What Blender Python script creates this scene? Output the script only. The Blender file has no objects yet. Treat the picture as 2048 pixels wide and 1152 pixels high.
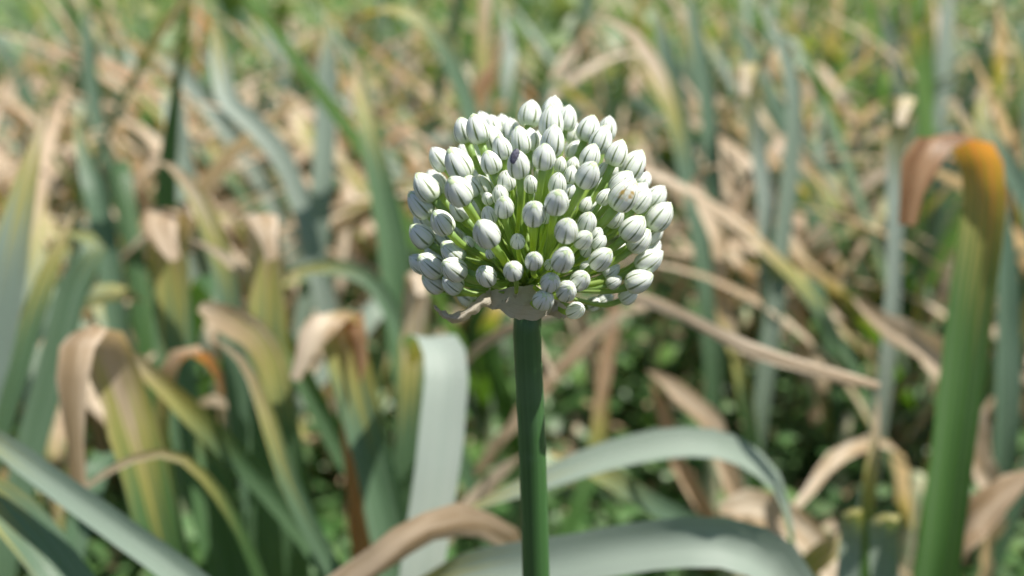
import bpy, math, random
import numpy as np
from mathutils import Vector, Matrix

rnd = random.Random(7)
scene = bpy.context.scene
COL = scene.collection

# ------------------------------------------------------------------ camera
CAM_H, PITCH, F = 0.60, math.radians(22.5), 1580.0      # F: focal length in photo pixels (2048 wide)
FOCUS = 0.165
cd = bpy.data.cameras.new('camera')
cd.sensor_width = 36.0
cd.lens = F / 2048 * 36.0
cd.clip_start, cd.clip_end = 0.01, 500
cd.dof.use_dof = True
cd.dof.focus_distance = FOCUS
cd.dof.aperture_fstop = cd.lens / 3.9                    # a phone lens: about 3 mm of glass
cam = bpy.data.objects.new('camera', cd)
cam.location = (0, 0, CAM_H)
cam.rotation_euler = (math.pi / 2 - PITCH, 0, 0)
COL.objects.link(cam)
scene.camera = cam
FWD = Vector((0, math.cos(PITCH), -math.sin(PITCH)))
UPV = Vector((0, math.sin(PITCH), math.cos(PITCH)))
RIGHT = Vector((1, 0, 0))
CAMP = Vector((0, 0, CAM_H))

def at(x, y, d):
    """a point d metres deep on the ray through photo pixel (x, y)"""
    return CAMP + (FWD + RIGHT * ((x - 1024) / F) - UPV * ((y - 576) / F)) * d

# ------------------------------------------------------------------ light
SUN_EL, SUN_AZ = math.radians(64), math.radians(96)      # azimuth clockwise from +Y (away from the camera)
sun_dir = Vector((math.sin(SUN_AZ) * math.cos(SUN_EL), math.cos(SUN_AZ) * math.cos(SUN_EL), math.sin(SUN_EL)))
w = bpy.data.worlds.new('World'); scene.world = w; w.use_nodes = True
nt = w.node_tree
sky = nt.nodes.new('ShaderNodeTexSky'); sky.sky_type = 'NISHITA'; sky.sun_disc = False
sky.sun_elevation = SUN_EL; sky.sun_rotation = SUN_AZ
bg = nt.nodes['Background']; bg.inputs[1].default_value = 0.072
nt.links.new(sky.outputs[0], bg.inputs[0])
sl = bpy.data.lights.new('sun', 'SUN'); sl.energy = 5.0; sl.angle = math.radians(0.53); sl.color = (1, 0.955, 0.885)
so = bpy.data.objects.new('sun', sl); so.rotation_euler = (-sun_dir).to_track_quat('-Z', 'Y').to_euler(); so.location = (1, 1, 4)
COL.objects.link(so)
vs = scene.view_settings
vs.view_transform = 'Standard'; vs.look = 'None'; vs.exposure = 0.68; vs.gamma = 1; vs.use_curve_mapping = False

# ------------------------------------------------------------------ material helpers
class N:
    def __init__(s, name):
        s.m = bpy.data.materials.new(name); s.m.use_nodes = True
        s.t = s.m.node_tree; s.t.nodes.clear()
        s.out = s.t.nodes.new('ShaderNodeOutputMaterial')
    def new(s, typ, **kw):
        n = s.t.nodes.new(typ)
        for k, v in kw.items(): setattr(n, k, v)
        return n
    def put(s, sock, v):
        if hasattr(v, 'is_output'): s.t.links.new(v, sock)
        elif isinstance(v, (tuple, list)) and len(v) == 3 and sock.type == 'RGBA': sock.default_value = (*v, 1)
        else: sock.default_value = v
    def math(s, op, a, b=0.0, c=0.0, clamp=False):
        n = s.new('ShaderNodeMath', operation=op, use_clamp=clamp)
        for i, v in enumerate((a, b, c)): s.put(n.inputs[i], v)
        return n.outputs[0]
    def mix(s, f, a, b, blend='MIX'):
        n = s.new('ShaderNodeMix', data_type='RGBA', blend_type=blend)
        s.put(n.inputs[0], f); s.put(n.inputs[6], a); s.put(n.inputs[7], b)
        return n.outputs[2]
    def step(s, v, a, b):
        n = s.new('ShaderNodeMapRange', interpolation_type='SMOOTHSTEP')
        s.put(n.inputs[0], v); s.put(n.inputs[1], a); s.put(n.inputs[2], b)
        return n.outputs[0]
    def noise(s, vec, scale, detail=3, rough=0.55):
        n = s.new('ShaderNodeTexNoise')
        if vec is not None: s.put(n.inputs['Vector'], vec)
        n.inputs['Scale'].default_value = scale; n.inputs['Detail'].default_value = detail; n.inputs['Roughness'].default_value = rough
        return n.outputs[0]
    def uv(s):
        n = s.new('ShaderNodeUVMap'); x = s.new('ShaderNodeSeparateXYZ')
        s.t.links.new(n.outputs[0], x.inputs[0])
        return x.outputs[0], x.outputs[1]
    def vec(s, x, y, z=0.0):
        n = s.new('ShaderNodeCombineXYZ')
        for i, v in enumerate((x, y, z)): s.put(n.inputs[i], v)
        return n.outputs[0]
    def pos(s): return s.new('ShaderNodeNewGeometry').outputs['Position']
    def ocol(s):
        o = s.new('ShaderNodeObjectInfo'); c = s.new('ShaderNodeSeparateColor')
        s.t.links.new(o.outputs['Color'], c.inputs[0])
        s.alpha = o.outputs['Alpha']
        return c.outputs[0], c.outputs[1], c.outputs[2], o.outputs['Random']
    def bump(s, h, strength=0.3, dist=0.001):
        b = s.new('ShaderNodeBump'); b.inputs['Strength'].default_value = strength; b.inputs['Distance'].default_value = dist
        s.put(b.inputs['Height'], h)
        return b.outputs[0]
    def finish(s, color, trans=None, tf=0.0, rough=0.5, spec=0.5, normal=None, sss=None):
        p = s.new('ShaderNodeBsdfPrincipled')
        s.put(p.inputs['Base Color'], color); s.put(p.inputs['Roughness'], rough); s.put(p.inputs['Specular IOR Level'], spec)
        if normal is not None: s.put(p.inputs['Normal'], normal)
        if sss:
            p.inputs['Subsurface Weight'].default_value = sss[0]; p.inputs['Subsurface Radius'].default_value = sss[1]; p.inputs['Subsurface Scale'].default_value = sss[2]
        res = p.outputs[0]
        if trans is not None:
            t = s.new('ShaderNodeBsdfTranslucent'); s.put(t.inputs[0], trans)
            if normal is not None: s.put(t.inputs['Normal'], normal)
            mx = s.new('ShaderNodeMixShader'); s.put(mx.inputs[0], tf)
            s.t.links.new(p.outputs[0], mx.inputs[1]); s.t.links.new(t.outputs[0], mx.inputs[2]); res = mx.outputs[0]
        s.t.links.new(res, s.out.inputs[0])
        return s.m

def mat_leek_leaf():
    # object colour: r = how far down from the tip it is dried, g = yellow-green against blue-grey, b = browner straw
    n = N('leek_leaf'); u, v = n.uv(); dry, hue, brown, ran = n.ocol()
    seed = n.math('MULTIPLY', ran, 40)
    hue = n.math('ADD', hue, n.math('MULTIPLY', n.step(v, 0.62, 0.1), 0.55), clamp=True)      # the bloom thins out towards the foot of the leaf
    st = n.noise(n.vec(n.math('MULTIPLY', u, 9), n.math('MULTIPLY', v, 1.2), seed), 1.0, 4)
    fine = n.noise(n.vec(n.math('MULTIPLY', u, 34), n.math('MULTIPLY', v, 2.0), seed), 1.0, 3)
    blot = n.noise(n.vec(n.math('MULTIPLY', u, 2.5), n.math('MULTIPLY', v, 7), seed), 1.0, 4)
    g1 = n.mix(hue, (0.15, 0.225, 0.165), (0.055, 0.135, 0.025))
    g2 = n.mix(hue, (0.075, 0.135, 0.085), (0.028, 0.08, 0.013))
    green = n.mix(n.step(st, 0.35, 0.65), g1, g2)
    green = n.mix(n.math('MULTIPLY', n.alpha, n.math('MULTIPLY_ADD', st, 0.5, 0.45)), green, (0.55, 0.60, 0.54))     # waxy bloom
    s1 = n.mix(brown, (0.80, 0.68, 0.52), (0.40, 0.25, 0.13))
    s2 = n.mix(brown, (0.46, 0.335, 0.20), (0.16, 0.09, 0.042))
    straw = n.mix(n.step(blot, 0.42, 0.60), s1, s2)
    e = n.math('ADD', n.math('SUBTRACT', v, n.math('SUBTRACT', 1.0, dry)), n.math('MULTIPLY', n.math('SUBTRACT', st, 0.5), 0.35))
    c = n.mix(n.step(e, -0.10, 0.02), green, (0.36, 0.34, 0.09))
    c = n.mix(n.step(e, -0.01, 0.09), c, straw)
    c = n.mix(n.math('MULTIPLY', n.step(fine, 0.45, 0.75), 0.14), c, (0.62, 0.64, 0.56))
    tg = n.mix(hue, (0.13, 0.27, 0.07), (0.16, 0.34, 0.02))
    t = n.mix(n.step(e, -0.10, 0.02), tg, (0.50, 0.42, 0.03))
    t = n.mix(n.step(e, -0.01, 0.09), t, n.mix(n.step(brown, 0.4, 0.8), (0.60, 0.43, 0.22), (0.80, 0.31, 0.05)))
    tf = n.math('MULTIPLY_ADD', n.step(e, -0.05, 0.08), 0.10, 0.32)
    b = n.bump(fine, 0.5, 0.0008)
    return n.finish(c, t, tf, rough=n.math('MULTIPLY_ADD', n.alpha, 0.22, 0.38), spec=0.38, normal=b)

def mat_tepal():
    n = N('tepal'); u, v = n.uv(); a, stain, sp, ran = n.ocol()
    au = n.math('ABSOLUTE', n.math('SUBTRACT', u, 0.5))
    pos = n.pos()
    wob = n.noise(pos, 900, 3)
    # the green midrib of each tepal: widest low down, fading out before the tip
    wdt = n.math('MULTIPLY', n.math('MULTIPLY_ADD', n.step(v, 0.95, 0.25), 0.075, 0.022), n.math('MULTIPLY_ADD', wob, 0.9, 0.5))
    rib = n.math('SUBTRACT', 1.0, n.step(au, n.math('MULTIPLY', wdt, 0.35), wdt))
    rib = n.math('MULTIPLY', rib, n.math('MULTIPLY', n.step(v, 0.02, 0.14), n.step(v, 0.93, 0.68)))
    halo = n.math('MULTIPLY', n.math('SUBTRACT', 1.0, n.step(au, 0.02, 0.16)), n.step(v, 0.95, 0.3))
    base = n.mix(n.noise(pos, 350, 4), (0.83, 0.865, 0.79), (0.885, 0.905, 0.86))
    base = n.mix(n.math('MULTIPLY', halo, 0.30), base, (0.62, 0.74, 0.50))
    base = n.mix(n.math('MULTIPLY', n.step(v, 0.26, 0.0), 0.6), base, (0.62, 0.76, 0.46))
    base = n.mix(n.math('MULTIPLY', n.step(au, 0.43, 0.5), 0.6), base, (0.55, 0.68, 0.30))
    ribc = n.mix(a, (0.10, 0.15, 0.075), (0.17, 0.22, 0.045))
    c = n.mix(n.math('MULTIPLY', rib, 0.92), base, ribc)
    # a yellow-brown scorch on the few that carry one
    sc = n.math('MULTIPLY', n.math('MULTIPLY', stain, n.step(n.noise(pos, 300, 2), 0.52, 0.62)), n.step(v, 0.3, 0.5))
    c = n.mix(sc, c, (0.50, 0.33, 0.07))
    spk = n.step(n.noise(pos, 1500, 1), 0.80, 0.82)
    c = n.mix(n.math('MULTIPLY', spk, 0.5), c, (0.35, 0.33, 0.22))
    b = n.bump(n.noise(n.vec(n.math('MULTIPLY', u, 26), n.math('MULTIPLY', v, 4), n.math('MULTIPLY', ran, 20)), 1.0, 3), 0.25, 0.0002)
    return n.finish(c, n.mix(0.5, c, (0.88, 0.95, 0.70)), 0.24, rough=0.42, spec=0.35, normal=b, sss=(0.30, (1.0, 0.9, 0.6), 0.0012))

def mat_pedicel():
    n = N('pedicel'); u, v = n.uv(); a, b_, c_, ran = n.ocol()
    st = n.noise(n.vec(n.math('MULTIPLY', u, 14), n.math('MULTIPLY', v, 2.5), n.math('MULTIPLY', ran, 30)), 1.0, 3)
    c = n.mix(ran, (0.22, 0.38, 0.075), (0.33, 0.46, 0.085))
    c = n.mix(n.step(st, 0.42, 0.7), c, (0.42, 0.55, 0.20))
    c = n.mix(n.step(v, 0.75, 1.0), c, (0.27, 0.42, 0.15))
    return n.finish(c, (0.66, 0.80, 0.08), 0.40, rough=0.38, spec=0.5, normal=n.bump(st, 0.3, 0.0002))

def mat_stalk():
    n = N('flower_stalk'); u, v = n.uv(); pos = n.pos()
    st = n.noise(n.vec(n.math('MULTIPLY', u, 40), n.math('MULTIPLY', v, 6)), 1.0, 4)
    patch = n.noise(pos, 60, 3)
    c = n.mix(n.step(st, 0.35, 0.7), (0.040, 0.112, 0.030), (0.066, 0.16, 0.048))
    c = n.mix(n.math('MULTIPLY', n.step(patch, 0.42, 0.7), 0.5), c, (0.09, 0.18, 0.085))
    fl = n.step(n.noise(n.vec(n.math('MULTIPLY', u, 70), n.math('MULTIPLY', v, 60)), 1.0, 2), 0.70, 0.76)
    c = n.mix(n.math('MULTIPLY', fl, 0.55), c, (0.33, 0.42, 0.27))
    return n.finish(c, None, rough=0.40, spec=0.45, normal=n.bump(st, 0.25, 0.0003), sss=(0.15, (0.5, 1.0, 0.2), 0.001))

def mat_paper():
    n = N('papery_spathe'); u, v = n.uv(); pos = n.pos()
    vein = n.noise(n.vec(n.math('MULTIPLY', u, 4), n.math('MULTIPLY', v, 34)), 1.0, 3)
    bl = n.noise(pos, 260, 4)
    c = n.mix(bl, (0.50, 0.45, 0.36), (0.66, 0.60, 0.49))
    c = n.mix(n.math('MULTIPLY', n.step(vein, 0.52, 0.7), 0.45), c, (0.30, 0.27, 0.20))
    c = n.mix(n.step(n.noise(pos, 900, 2), 0.70, 0.75), c, (0.085, 0.06, 0.035))
    c = n.mix(n.math('MULTIPLY', n.step(n.noise(pos, 330, 2), 0.64, 0.70), 0.6), c, (0.20, 0.14, 0.08))
    return n.finish(c, (0.70, 0.62, 0.46), 0.42, rough=0.5, spec=0.35, normal=n.bump(n.math('ADD', vein, bl), 0.55, 0.0005))

def mat_plain(name, col, rough=0.6, spec=0.4, noise=None):
    n = N(name)
    c = col
    if noise: c = n.mix(n.step(n.noise(n.pos(), noise[0], 4), 0.35, 0.65), col, noise[1])
    return n.finish(c, rough=rough, spec=spec)

def mat_weed(name, cols, trans, tf=0.35, rough=0.45):
    # per-leaf colour comes from a colour attribute: r picks along the colours given
    n = N(name)
    a = n.new('ShaderNodeAttribute', attribute_name='tint'); s = n.new('ShaderNodeSeparateColor')
    n.t.links.new(a.outputs['Color'], s.inputs[0])
    oi = n.new('ShaderNodeObjectInfo')
    r = n.math('FRACT', n.math('ADD', s.outputs[0], n.math('MULTIPLY', oi.outputs['Random'], 0.001)))
    cr = n.new('ShaderNodeValToRGB'); el = cr.color_ramp.elements
    while len(el) < len(cols): el.new(0.5)
    for i, c in enumerate(cols): el[i].position = i / max(1, len(cols) - 1); el[i].color = (*c, 1)
    n.t.links.new(r, cr.inputs[0])
    c = n.mix(n.math('MULTIPLY', n.step(n.noise(n.pos(), 150, 3), 0.4, 0.7), 0.35), cr.outputs[0], (0.26, 0.30, 0.13))
    return n.finish(c, n.mix(0.55, cr.outputs[0], trans), tf, rough=rough, spec=0.45)

def mat_ground():
    n = N('soil'); pos = n.pos()
    big = n.noise(pos, 2.2, 5); sm = n.noise(pos, 55, 6, 0.65)
    soil = n.mix(sm, (0.03, 0.023, 0.016), (0.10, 0.075, 0.05))
    x = n.new('ShaderNodeSeparateXYZ'); n.t.links.new(pos, x.inputs[0])
    turf = n.mix(sm, (0.09, 0.14, 0.03), (0.24, 0.26, 0.07))
    far = n.step(n.math('ADD', x.outputs[1], n.math('MULTIPLY', big, 2.0)), 3.2, 5.0)
    c = n.mix(far, n.mix(n.math('MULTIPLY', n.step(big, 0.5, 0.65), 0.5), soil, (0.05, 0.075, 0.025)), turf)
    return n.finish(c, rough=0.95, spec=0.15, normal=n.bump(sm, 0.8, 0.01))

M = dict(leaf=mat_leek_leaf(), tepal=mat_tepal(), pedicel=mat_pedicel(), stalk=mat_stalk(), paper=mat_paper(), ground=mat_ground(),
         weed=mat_weed('weed_leaf', [(0.03, 0.085, 0.025), (0.05, 0.14, 0.035), (0.085, 0.20, 0.06), (0.17, 0.27, 0.14), (0.10, 0.23, 0.025)], (0.20, 0.42, 0.02)),
         grass=mat_weed('grass_leaf', [(0.035, 0.08, 0.02), (0.06, 0.15, 0.03), (0.12, 0.22, 0.06), (0.22, 0.30, 0.14), (0.28, 0.30, 0.07), (0.40, 0.34, 0.19)], (0.35, 0.45, 0.04)),
         straw=mat_weed('dry_straw', [(0.10, 0.06, 0.03), (0.22, 0.14, 0.075), (0.45, 0.33, 0.21), (0.66, 0.54, 0.40), (0.28, 0.16, 0.07)], (0.60, 0.40, 0.16), 0.3, 0.5),
         stem=mat_plain('weed_stem', (0.10, 0.16, 0.05), noise=(90, (0.20, 0.16, 0.08))),
         shank=mat_plain('leek_shank', (0.28, 0.34, 0.20), 0.45, noise=(70, (0.46, 0.42, 0.27))),
         fleck=mat_plain('dark_fleck', (0.035, 0.032, 0.045), 0.55, noise=(2500, (0.10, 0.10, 0.14))),
         scab=mat_plain('brown_scab', (0.14, 0.10, 0.06), 0.8, noise=(2500, (0.30, 0.24, 0.17))),
         core=mat_plain('bud_core', (0.55, 0.66, 0.38), 0.5),
         hedge=mat_weed('hedge_leaf', [(0.022, 0.055, 0.018), (0.035, 0.085, 0.024), (0.06, 0.12, 0.035), (0.09, 0.15, 0.05), (0.12, 0.17, 0.04)], (0.14, 0.30, 0.02)))

# ------------------------------------------------------------------ mesh helpers
def mesh_from(name, verts, faces, mat, uvs=None, tint=None, smooth=True):
    me = bpy.data.meshes.new(name)
    me.from_pydata([tuple(v) for v in verts], [], faces)
    if uvs is not None:
        lay = me.uv_layers.new(name='UVMap')
        idx = np.empty(len(me.loops), dtype=np.int32); me.loops.foreach_get('vertex_index', idx)
        lay.data.foreach_set('uv', np.asarray(uvs, dtype=np.float32)[idx].ravel())
    if tint is not None:
        at_ = me.color_attributes.new('tint', 'FLOAT_COLOR', 'POINT')
        at_.data.foreach_set('color', np.asarray(tint, dtype=np.float32).ravel())
    if smooth: me.polygons.foreach_set('use_smooth', [True] * len(me.polygons))
    me.materials.append(mat); me.update()
    return me

def link(name, data, parent=None, loc=None, label=None, cat=None, group=None, kind=None, color=None):
    o = bpy.data.objects.new(name, data); COL.objects.link(o)
    if parent is not None: o.parent = parent
    if loc is not None: o.location = loc
    if label: o['label'] = label
    if cat: o['category'] = cat
    if group: o['group'] = group
    if kind: o['kind'] = kind
    if color is not None: o.color = tuple(color) if len(color) == 4 else (*color, 1)
    return o

def catmull(P, n):
    P = np.asarray(P, float)
    d = np.r_[0, np.cumsum(np.linalg.norm(np.diff(P, axis=0), axis=1))]; d /= d[-1]
    m = np.zeros_like(P)
    m[1:-1] = (P[2:] - P[:-2]) / (d[2:] - d[:-2])[:, None]
    m[0] = (P[1] - P[0]) / (d[1] - d[0]); m[-1] = (P[-1] - P[-2]) / (d[-1] - d[-2])
    t = np.linspace(0, 1, n); i = np.clip(np.searchsorted(d, t, 'right') - 1, 0, len(P) - 2)
    h = (d[i + 1] - d[i]); s = ((t - d[i]) / h)[:, None]; h = h[:, None]
    return (2*s**3 - 3*s**2 + 1)*P[i] + (s**3 - 2*s**2 + s)*h*m[i] + (-2*s**3 + 3*s**2)*P[i+1] + (s**3 - s**2)*h*m[i+1]

def nrm(a): return a / np.maximum(np.linalg.norm(a, axis=-1, keepdims=True), 1e-9)

def leaf_mesh(name, P, width, side, fold=0.35, n=26, taper=0.55, blunt=0.0, rr=rnd, twist=0.0, crinkle=0.0):
    """a folded strap leaf along control points P (base to tip); side: the direction its width leans to"""
    C = catmull(P, n); T = nrm(np.gradient(C, axis=0))
    t = np.linspace(0, 1, n)
    S0 = np.asarray(side, float); S0 = S0 / np.linalg.norm(S0)
    S = S0 - (T @ S0)[:, None] * T
    ln = np.linalg.norm(S, axis=1)
    for i in range(n):                                    # where the leaf runs along its own side direction keep the last one
        if ln[i] < 0.15 and i: S[i] = S[i-1] - (S[i-1] @ T[i]) * T[i]
    S = nrm(S); Nn = np.cross(S, T)
    if twist:
        a = twist * t; S, Nn = S*np.cos(a)[:, None] + Nn*np.sin(a)[:, None], Nn*np.cos(a)[:, None] - S*np.sin(a)[:, None]
    prof = (0.72 + 0.28*np.clip(t/0.35, 0, 1)) * np.where(t > taper, np.maximum(1 - ((t-taper)/(1-taper+1e-6))**1.7, blunt), 1.0)
    ph = rr.random()*6.28
    prof = prof * (1 + 0.05*np.sin(t*17 + ph)) * width / 2
    us = np.array([-1, -0.5, 0, 0.5, 1.0])
    lift = fold * (np.abs(us)**1.4 - 0.3)
    wav = 0.10*np.sin(t*23 + ph)[:, None]*us[None, :]**2 + 0.08*np.sin(t*11 + ph*2)[:, None]*us[None, :]
    V = C[:, None, :] + S[:, None, :]*(us[None, :, None]*prof[:, None, None]) + Nn[:, None, :]*((lift[None, :] + wav)*prof[:, None])[:, :, None]
    if crinkle:
        z = np.array([[rr.gauss(0, 1) for _ in us] for _ in t]); z = (z + np.roll(z, 1, 0)*.8)*0.13*crinkle*prof[:, None]
        e = np.array([[rr.gauss(0, 1) if abs(u) == 1 else 0.0 for u in us] for _ in t])*0.10*crinkle*prof[:, None]
        V = V + Nn[:, None, :]*z[:, :, None] + S[:, None, :]*e[:, :, None]
    V = V.reshape(-1, 3); k = len(us)
    faces = [(i*k+j, i*k+j+1, (i+1)*k+j+1, (i+1)*k+j) for i in range(n-1) for j in range(k-1)]
    uv = [((u+1)/2, tt) for tt in t for u in us]
    return mesh_from(name, V, faces, M['leaf'], uv)

def tube_mesh(name, P, radii, mat, sides=8, n=12, cap=True):
    C = catmull(P, n); T = nrm(np.gradient(C, axis=0))
    R = np.interp(np.linspace(0, 1, n), np.linspace(0, 1, len(radii)), radii)
    ref = np.array([1.0, 0.3, 0.1]) if abs(T[0][0]) < 0.8 else np.array([0.1, 1.0, 0.3])
    A = np.zeros_like(C); a = nrm(ref - (ref @ T[0])*T[0])
    for i in range(n): a = nrm(a - (a @ T[i])*T[i]); A[i] = a
    B = np.cross(T, A)
    th = np.linspace(0, 2*math.pi, sides, endpoint=False)
    V = C[:, None] + R[:, None, None]*(A[:, None]*np.cos(th)[None, :, None] + B[:, None]*np.sin(th)[None, :, None])
    faces = [(i*sides+j, i*sides+(j+1) % sides, (i+1)*sides+(j+1) % sides, (i+1)*sides+j) for i in range(n-1) for j in range(sides)]
    if cap: faces += [tuple(range(sides))[::-1], tuple((n-1)*sides + j for j in range(sides))]
    uv = [(abs(2*j/sides - 1), i/(n-1)) for i in range(n) for j in range(sides)]
    return mesh_from(name, V.reshape(-1, 3), faces, mat, uv)

# ------------------------------------------------------------------ ground
def build_ground():
    ys = np.r_[np.linspace(-3, 6, 70), np.geomspace(6.5, 300, 14)]; xs = np.r_[-300, -80, -25, np.linspace(-8, 8, 70), 25, 80, 300]
    g = np.random.default_rng(3)
    V = []
    for y in ys:
        for x in xs:
            z = 0.0
            if abs(x) < 8 and y < 6: z = 0.012*math.sin(x*9 + 2*math.sin(y*5)) + 0.01*math.sin(y*13 + x*4) + 0.008*g.normal() - 0.012
            V.append((x, y, z))
    k = len(xs)
    Fc = [(i*k+j, i*k+j+1, (i+1)*k+j+1, (i+1)*k+j) for i in range(len(ys)-1) for j in range(k-1)]
    link('ground', mesh_from('ground', V, Fc, M['ground']), kind='structure')
build_ground()

def scatter_leaves(name, pts, sizes, mat, seed, label, cat, elong=(1.1, 1.9), tilt=0.9, per=1):
    """many small bent leaves in one mesh: each six vertices, four faces' worth of bend"""
    g = np.random.default_rng(seed); n = len(pts)
    az = g.uniform(0, 2*np.pi, n); el = g.normal(0.15, tilt*0.55, n)
    d = np.c_[np.cos(az)*np.cos(el), np.sin(az)*np.cos(el), np.sin(el)]
    s = nrm(np.cross(d, [0, 0, 1.0]) + g.normal(0, 0.25, (n, 3))); s = nrm(s - (s*d).sum(1, keepdims=True)*d)
    nn = np.cross(s, d)
    L = (sizes*g.uniform(*elong, n))[:, None]; W = (sizes*0.5)[:, None]
    dr = g.uniform(0.05, 0.35, n)[:, None]
    p = np.asarray(pts)
    V = np.stack([p, p + d*L*0.35 + s*W - nn*L*0.03, p + d*L*0.38 + nn*L*0.05, p + d*L*0.35 - s*W - nn*L*0.03,
                  p + d*L*0.75 + s*W*0.62 - nn*L*dr*0.6, p + d*L*0.75 - s*W*0.62 - nn*L*dr*0.6, p + d*L - nn*L*dr], 1).reshape(-1, 3)
    q = np.array([(0, 1, 2), (0, 2, 3), (1, 4, 2), (2, 4, 6), (2, 6, 5), (2, 5, 3)])
    Fa = (np.arange(n)[:, None, None]*7 + q[None]).reshape(-1, 3)
    cl = g.uniform(0, 1, n//per + 1)[np.arange(n)//per]; t = np.repeat(np.clip(cl*0.75 + 0.25*g.uniform(0, 1, n), 0, 0.999), 7)
    me = bpy.data.meshes.new(name); me.vertices.add(len(V)); me.vertices.foreach_set('co', V.ravel())
    me.loops.add(Fa.size); me.loops.foreach_set('vertex_index', Fa.ravel().astype(np.int32))
    me.polygons.add(len(Fa)); me.polygons.foreach_set('loop_start', (np.arange(len(Fa))*3).astype(np.int32))
    me.update(calc_edges=True)
    ca = me.color_attributes.new('tint', 'FLOAT_COLOR', 'POINT'); ca.data.foreach_set('color', np.c_[t, t, t, np.ones(len(t))].astype(np.float32).ravel())
    me.polygons.foreach_set('use_smooth', [True]*len(Fa)); me.materials.append(mat)
    link(name, me, label=label, cat=cat, kind='stuff')

def clumped(n, y0, y1, hmax, seed, per=14, spread=0.06, wide=0.85, pw=1.0):
    """points in clumps over the wedge of field the camera looks into, some way beyond its edges"""
    g = np.random.default_rng(seed); m = max(1, n // per)
    y = y0 + (y1 - y0)*g.uniform(0, 1, m)**pw; x = g.uniform(-1, 1, m)*(y*wide + 0.4); h = hmax*g.uniform(0.25, 1, m)
    i = np.repeat(np.arange(m), per); sp = spread*(0.6 + 0.8*g.random(m))[i]
    return np.c_[x[i] + g.normal(0, 1, len(i))*sp, y[i] + g.normal(0, 1, len(i))*sp, np.abs(g.uniform(0.02, 1, len(i)))*h[i]]

g0 = np.random.default_rng(11)
p = clumped(34000, 0.25, 2.6, 0.15, 1, wide=1.15); scatter_leaves('ground_cover', p, g0.uniform(0.013, 0.034, len(p)), M['weed'], 2, 'low green weeds carpeting the soil between the leek plants', 'weeds', per=14)
p = clumped(12000, 0.25, 2.8, 0.10, 4, per=8, spread=0.10, wide=1.15); scatter_leaves('leaf_litter', p, g0.uniform(0.006, 0.014, len(p)), M['straw'], 5, 'dry tan leaf litter and straw caught low among the plants', 'leaf litter', (2.5, 7), 0.6)
p = clumped(38000, 2.0, 7.5, 0.46, 6, per=22, spread=0.11, wide=1.0, pw=1.4); scatter_leaves('weed_patch', p, g0.uniform(0.035, 0.085, len(p)), M['grass'], 7, 'mixed green and yellowing weeds massed beyond the leek bed', 'weeds', (1.2, 3.0), per=22)
p = clumped(17000, 7, 14, 0.22, 8, per=30, spread=0.25, wide=1.1); scatter_leaves('meadow_grass', p, g0.uniform(0.04, 0.09, len(p)), M['grass'], 9, 'yellow-green grass far behind the field', 'grass', (2, 5), per=30)
hp = np.c_[g0.uniform(-16, 16, 16000), 14.5 + g0.normal(0, 0.6, 16000), g0.uniform(0, 1, 16000)**0.8*2.4]
hp[:, 2] *= 0.75 + 0.25*np.sin(hp[:, 0]*1.7)*np.cos(hp[:, 0]*0.6)
scatter_leaves('hedge', hp, g0.uniform(0.10, 0.2, len(hp)), M['hedge'], 10, 'dark green hedge along the far edge of the field', 'hedge')

# ------------------------------------------------------------------ leek plants
def V3(v): return np.array((v[0], v[1], v[2]), float)

def add_leaf(parent, name_mesh, P, width, side, dry, hue, brown, fold=0.35, taper=0.55, blunt=0.0, twist=0.0, origin=None, rr=rnd, n=26, wax=0.0):
    P = np.asarray(P, float)
    if origin is not None: P = P - np.asarray(origin)
    me = leaf_mesh('leaf', P, width, side, fold, n, taper, blunt, rr, twist, crinkle=0.15 + 0.85*min(1, dry))
    return link('leaf', me, parent, color=(dry, hue, brown, wax))

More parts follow.
